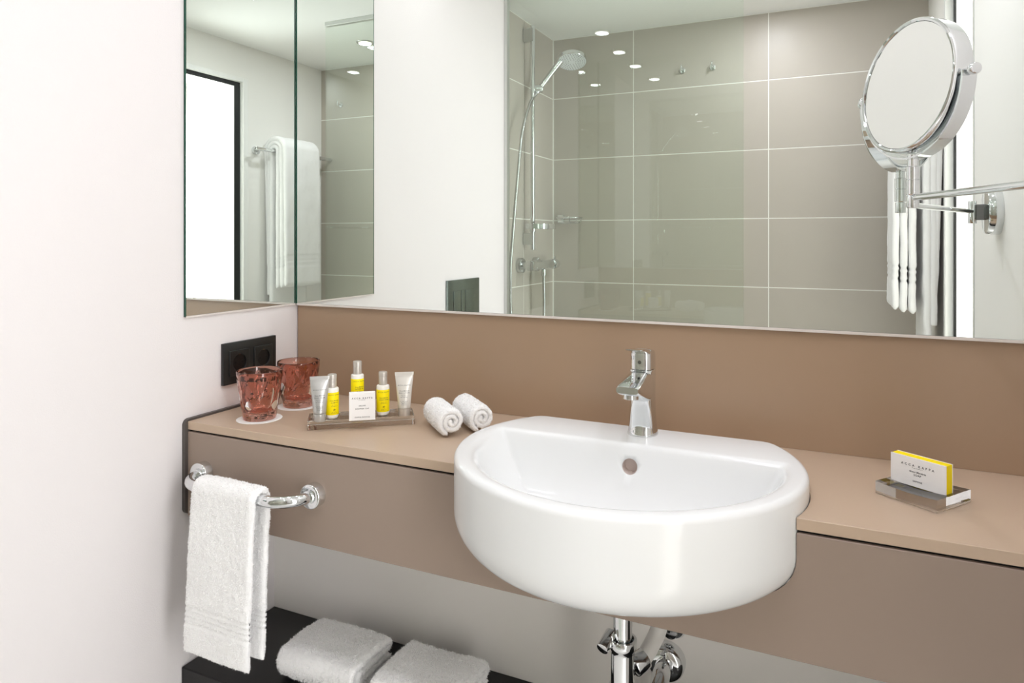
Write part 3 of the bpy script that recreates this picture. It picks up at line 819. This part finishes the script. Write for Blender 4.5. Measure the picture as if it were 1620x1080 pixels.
ob('block', bm, 'clear_acrylic', dish)
ob('rubber_foot', box(-hx+0.004, hx-0.004, -hy+0.004, hy-0.004, 0, 0.0011), 'clear_acrylic', dish)
tag(dish, 'clear acrylic block soap dish with dipped top on the worktop', 'soap dish')
sb = card_box('soap_box', (1.3086, -0.1709, ZC+0.0163), math.radians(-33.9), 0.0772, 0.0172, 0.0408, 'box_yellow',
         [('ACCA KAPPA', 0.0046, 0.0285, 1.9, 0), ('#0.015', 0.0011, 0.0262, 1, 0), ('Green Mandarin', 0.0036, 0.0200, 1.0, 0.25), ('SOAP', 0.0041, 0.0155, 1.1, 0), ('SAPONE', 0.0034, 0.0068, 1.1, 0)],
         'white and yellow soap carton standing upright in the acrylic dish', 'soap box')

# ------------------------------------------------------------------ magnifying mirror on a swing arm
MC = Vector((1.308, -0.112, Z(0.228)))
mn = Vector((-0.829, -0.529, 0.097)).normalized()
ax = Vector((0.538, -0.843, 0)).normalized()
JZ = Z(0.061)
mg = empty('magnifying_mirror', (MC.x, MC.y, JZ))
RM = 0.101
part('mirror_disc', lathe([(0.0945*k/24, (0.0945*k/24)**2/4.6-0.0016) for k in range(25)], MC+mn*0.012, mn, 96, cap0=True, cap1=False), 'magnifier_glass', mg, 60)
part('ring', lathe([(0.0945, 0.011), (0.0955, 0.0145), (0.0985, 0.0155), (0.1005, 0.0135), (RM, 0.010), (RM, -0.010), (0.1005, -0.0135), (0.0985, -0.0155), (0.0955, -0.0145), (0.0945, -0.011)], MC, mn, 80, cap0=False, cap1=False), 'chrome', mg, True)
part('mirror_disc', lathe([(0.0948, 0.001), (0.094, 0.0), (0.001, 0.0)], MC-mn*0.012, mn, 72, cap0=False, cap1=True), 'magnifier_glass', mg)
# yoke: half ring below the pivot axis, flat band
bm = bmesh.new(); RY_ = 0.108; tan_ = ax; up = Vector((0, 0, 1)); fwd = up.cross(ax).normalized()
R = []
for k in range(0, 33):
    a = PI + PI*k/32
    rad = tan_*math.cos(a) + up*math.sin(a)
    c = MC + rad*RY_
    R.append([c+fwd*0.011-rad*0.0014, c+fwd*0.011+rad*0.0014, c-fwd*0.011+rad*0.0014, c-fwd*0.011-rad*0.0014])
part('yoke', rings(R), 'chrome', mg, 40)
for s in (-1, 1):
    part('pivot_pin', cyl(MC+ax*s*0.100, MC+ax*s*0.114, 0.004, 16), 'chrome', mg, True)
    part('pivot_knob', cyl(MC+ax*s*0.1115, MC+ax*s*0.1225, 0.0078, 24, 0.002), 'chrome', mg, True)
J = Vector((MC.x, MC.y, JZ))
st = part('stem', lathe([(0.0085, 0.0), (0.0095, 0.001), (0.0095, 0.022), (0.0088, 0.0225), (0.0088, 0.0232), (0.0095, 0.0237), (0.0095, 0.042), (0.008, 0.043), (0.0075, 0.06)], J+Vector((0, 0, 0.004)), n=28), 'chrome', mg, True)
PV = Vector((1.487, -0.575, JZ))
dv = (PV-J).normalized()
part('swing_arm', tube([J, J+dv*0.1, J+dv*0.3, PV], 0.0052, 18), 'chrome', mg, True)
part('arm_joint', cyl(J+Vector((0, 0, -0.016)), J+Vector((0, 0, 0.003)), 0.0085, 24, 0.001), 'chrome', mg, True)
part('pivot_post', cyl(PV+Vector((0, 0, -0.028)), PV+Vector((0, 0, 0.024)), 0.0085, 24, 0.001), 'chrome', mg, True)
part('wall_mount', lathe([(0.053, 0.0), (0.0535, 0.001), (0.0535, 0.024), (0.051, 0.0275), (0.045, 0.029)], (W, -0.585, JZ), (-1, 0, 0), 48), 'chrome', mg, True)
part('mount_bracket', box(W-0.05, W-0.026, -0.592, -0.566, JZ-0.02, JZ+0.016, 0.003), 'chrome_dark', mg)
tag(mg, 'round chrome magnifying mirror on a swing arm in front of the large mirror', 'magnifying mirror')

# ------------------------------------------------------------------ shower
gl = empty('shower_screen', (0.42, GY-0.02, 0))
part('glass_pane', box(0.0, 0.913, GY-0.012, GY-0.004, 0.01, Z(0.968)), 'shower_glass', gl)
part('head_channel', box(0.0, 0.913, GY-0.019, GY+0.003, Z(0.966), ZCEIL, 0.001, 1), 'aluminium', gl)
part('wall_channel', box(-0.004, 0.008, GY-0.017, GY+0.001, 0.01, Z(0.966)), 'aluminium', gl)
tag(gl, 'fixed frameless glass shower screen with white head channel, seen in the mirror', 'shower screen')

sx, sy = -0.029, -1.537
sr = empty('shower_rail', (XT, sy, Z(0)))
part('rail', cyl((sx, sy, Z(-0.053)), (sx, sy, Z(0.953)), 0.0098, 24, 0.001), 'chrome', sr, True)
for za, zb_ in ((0.882, 0.94), (-0.03, 0.022)):
    part('wall_bracket', box(XT+0.003, sx+0.006, sy-0.011, sy+0.013, Z(za), Z(zb_), 0.002), 'chrome_satin', sr)
part('slider', cyl((sx-0.006, sy-0.012, Z(0.672)), (sx+0.034, sy-0.034, Z(0.672)), 0.0175, 28, 0.003), 'chrome', sr, True)
tray_path = [(sx-0.02, sy+0.03, Z(0.052)), (sx+0.012, sy+0.04, Z(0.052)), (sx+0.06, sy+0.015, Z(0.052)), (sx+0.085, sy-0.05, Z(0.052)), (sx+0.05, sy-0.11, Z(0.052)), (sx-0.01, sy-0.11, Z(0.052))]
R = []
for p in bez(tray_path, 6): R.append([p+Vector((0, 0, -0.011)), p+Vector((0, 0, 0.011)), p+Vector((0.002, 0, 0.011)), p+Vector((0.002, 0, -0.011))])
part('rail_tray', rings(R), 'chrome', sr, True)
part('tray_clamp', cyl((sx, sy, Z(0.028)), (sx, sy, Z(0.064)), 0.015, 24, 0.002), 'chrome', sr, True)
tag(sr, 'chrome vertical shower rail with wall brackets on the tiled side wall', 'shower rail')

hc = Vector((0.128, -1.618, Z(0.795))); hn = Vector((0.15, 0.34, -0.93)).normalized()
hs = empty('hand_shower', (sx+0.02, sy-0.02, Z(0.68)))
part('spray_head', lathe([(0.030, -0.028), (0.052, -0.024), (0.0635, -0.015), (0.065, -0.008), (0.065, 0.004), (0.0635, 0.0055)], hc, hn, 48, cap1=False), 'chrome', hs, True)
fc = part('spray_face', lathe([(0.0636, 0.0050), (0.0625, 0.0056), (0.001, 0.0062)], hc, hn, 48, cap0=False), 'spray_face', hs)
u_, v_ = frame_of(hn); bm = bmesh.new()
for ringr, cnt in ((0.018, 8), (0.028, 14), (0.038, 20), (0.048, 26), (0.057, 32)):
    for i in range(cnt):
        a = 2*PI*i/cnt
        lathe([(0.0016, 0.0), (0.0010, 0.0022)], hc+hn*0.0058+(u_*math.cos(a)+v_*math.sin(a))*ringr, hn, 6, bm=bm)
part('nozzles', bm, 'dark_dot', hs)['kind'] = 'stuff'
hb_ = Vector((sx+0.010, sy-0.022, Z(0.655)))
he = hc - hn*0.012 + Vector((-0.044, 0.030, -0.012))
part('handle', tube([hb_.lerp(he, k/8) for k in range(9)], [0.0115, 0.012, 0.012, 0.012, 0.012, 0.0125, 0.013, 0.0145, 0.016], 20), 'chrome', hs, True)
tag(hs, 'round chrome and white hand shower head tilted on its rail', 'hand shower')
hp = [hb_, hb_+Vector((-0.006, 0.02, -0.025)), (-0.012, -1.46, Z(0.58)), (-0.012, -1.385, Z(0.45)), (-0.016, -1.335, Z(0.20)), (-0.018, -1.300, Z(0.0)), (-0.018, -1.278, Z(-0.15)),
      (-0.016, -1.285, Z(-0.34)), (-0.01, -1.36, Z(-0.55)), (0.0, -1.48, Z(-0.6)), (0.0, -1.575, Z(-0.50)), (0.0, -1.600, Z(-0.33)), (0.0, -1.595, Z(-0.172))]
hz = ob('shower_hose', tube(bez(hp, 12), 0.0068, 14), 'chrome_satin', None, True)
tag(hz, 'silver shower hose looping from the hand shower down to the mixer bar', 'hose')

vx, vz = -0.008, Z(-0.122)
vm = empty('shower_mixer', (XT, -1.56, vz))
for yy in (-1.482, -1.655):
    part('wall_rosette', lathe([(0.033, 0.003), (0.033, 0.022), (0.031, 0.025), (0.016, 0.026), (0.015, 0.05)], (XT, yy, vz), (1, 0, 0), 32), 'chrome_satin', vm, True)
part('mixer_bar', cyl((vx, -1.50, vz), (vx, -1.72, vz), 0.0215, 32, 0.002), 'chrome', vm, True)
part('volume_handle', cyl((vx, -1.455, vz), (vx, -1.498, vz), 0.0235, 28, 0.003), 'chrome', vm, True)
th_ = part('temperature_handle', cyl((vx, -1.722, vz), (vx, -1.765, vz), 0.0235, 28, 0.003), 'chrome', vm, True)
part('grip_tab', box(vx-0.004, vx+0.004, -1.76, -1.745, vz+0.02, vz+0.036, 0.002), 'chrome', vm)
part('hose_outlet', cyl((0.0, -1.595, vz-0.02), (0.0, -1.595, vz-0.05), 0.0115, 20, 0.001), 'chrome', vm, True)
tag(vm, 'chrome thermostatic shower mixer bar on two round rosettes', 'shower mixer')

bk = empty('soap_basket', (0.0, -1.84, Z(0.09)))
part('wall_plate', box(-0.045, -0.012, -D+0.004, -D+0.02, Z(0.075), Z(0.115), 0.003), 'chrome', bk)
cx_, cy_ = 0.035, -1.835
part('rim_wire', tube([(cx_+0.062*math.cos(2*PI*k/32), cy_+0.055*math.sin(2*PI*k/32), Z(0.098)) for k in range(33)], 0.0035, 10), 'chrome', bk, True)
for k in range(10):
    a = 2*PI*k/10
    part('bar_wire', tube([(cx_+0.062*math.cos(a), cy_+0.055*math.sin(a), Z(0.098)), (cx_+0.058*math.cos(a), cy_+0.05*math.sin(a), Z(0.08)), (cx_+0.045*math.cos(a), cy_+0.04*math.sin(a), Z(0.073)), (cx_, cy_, Z(0.072))], 0.0024, 8), 'chrome', bk, True)
tag(bk, 'small chrome wire soap basket in the tiled shower corner', 'soap basket')

for x_, lab in ((0.565, 'chrome wall hook high on the grey tiles, nearer the hand shower'), (0.700, 'chrome wall hook high on the grey tiles, the right one of the pair'),
                (1.392, 'chrome wall hook on the grey tiles near the bath towel in the corner mirror')):
    hk = empty('wall_hook', (x_, -D+0.003, Z(0.768)))
    ob('base', lathe([(0.0135, 0.0), (0.0135, 0.005), (0.0115, 0.0065), (0.006, 0.007)], (0, 0, 0), (0, 1, 0), 28), 'chrome', hk, True)
    ob('peg', cyl((0, 0.005, 0), (0, 0.034, 0.004), 0.0048, 16, 0.001), 'chrome', hk, True)
    ob('tip', cyl((0, 0.029, -0.006), (0, 0.029, 0.02), 0.0042, 14, 0.001), 'chrome', hk, True)
    tag(hk, lab, 'hook', 'robe hooks on the tiles')

# ------------------------------------------------------------------ flush plate on the left wall
fl = empty('flush_plate', (-0.005, -0.846, Z(-0.228)))
ob('plate', box(0, 0.009, -0.1155, 0.1155, -0.082, 0.082, 0.002), 'plate_steel', fl, True)
for y0_, y1_ in ((-0.078, -0.003), (0.000, 0.027), (0.030, 0.078)):
    ob('button', box(0.008, 0.0125, y0_, y1_, -0.070, 0.044, 0.0015), 'plate_steel', fl, True)
tag(fl, 'chrome toilet flush plate on the left wall, reflected low in the large mirror', 'flush plate')
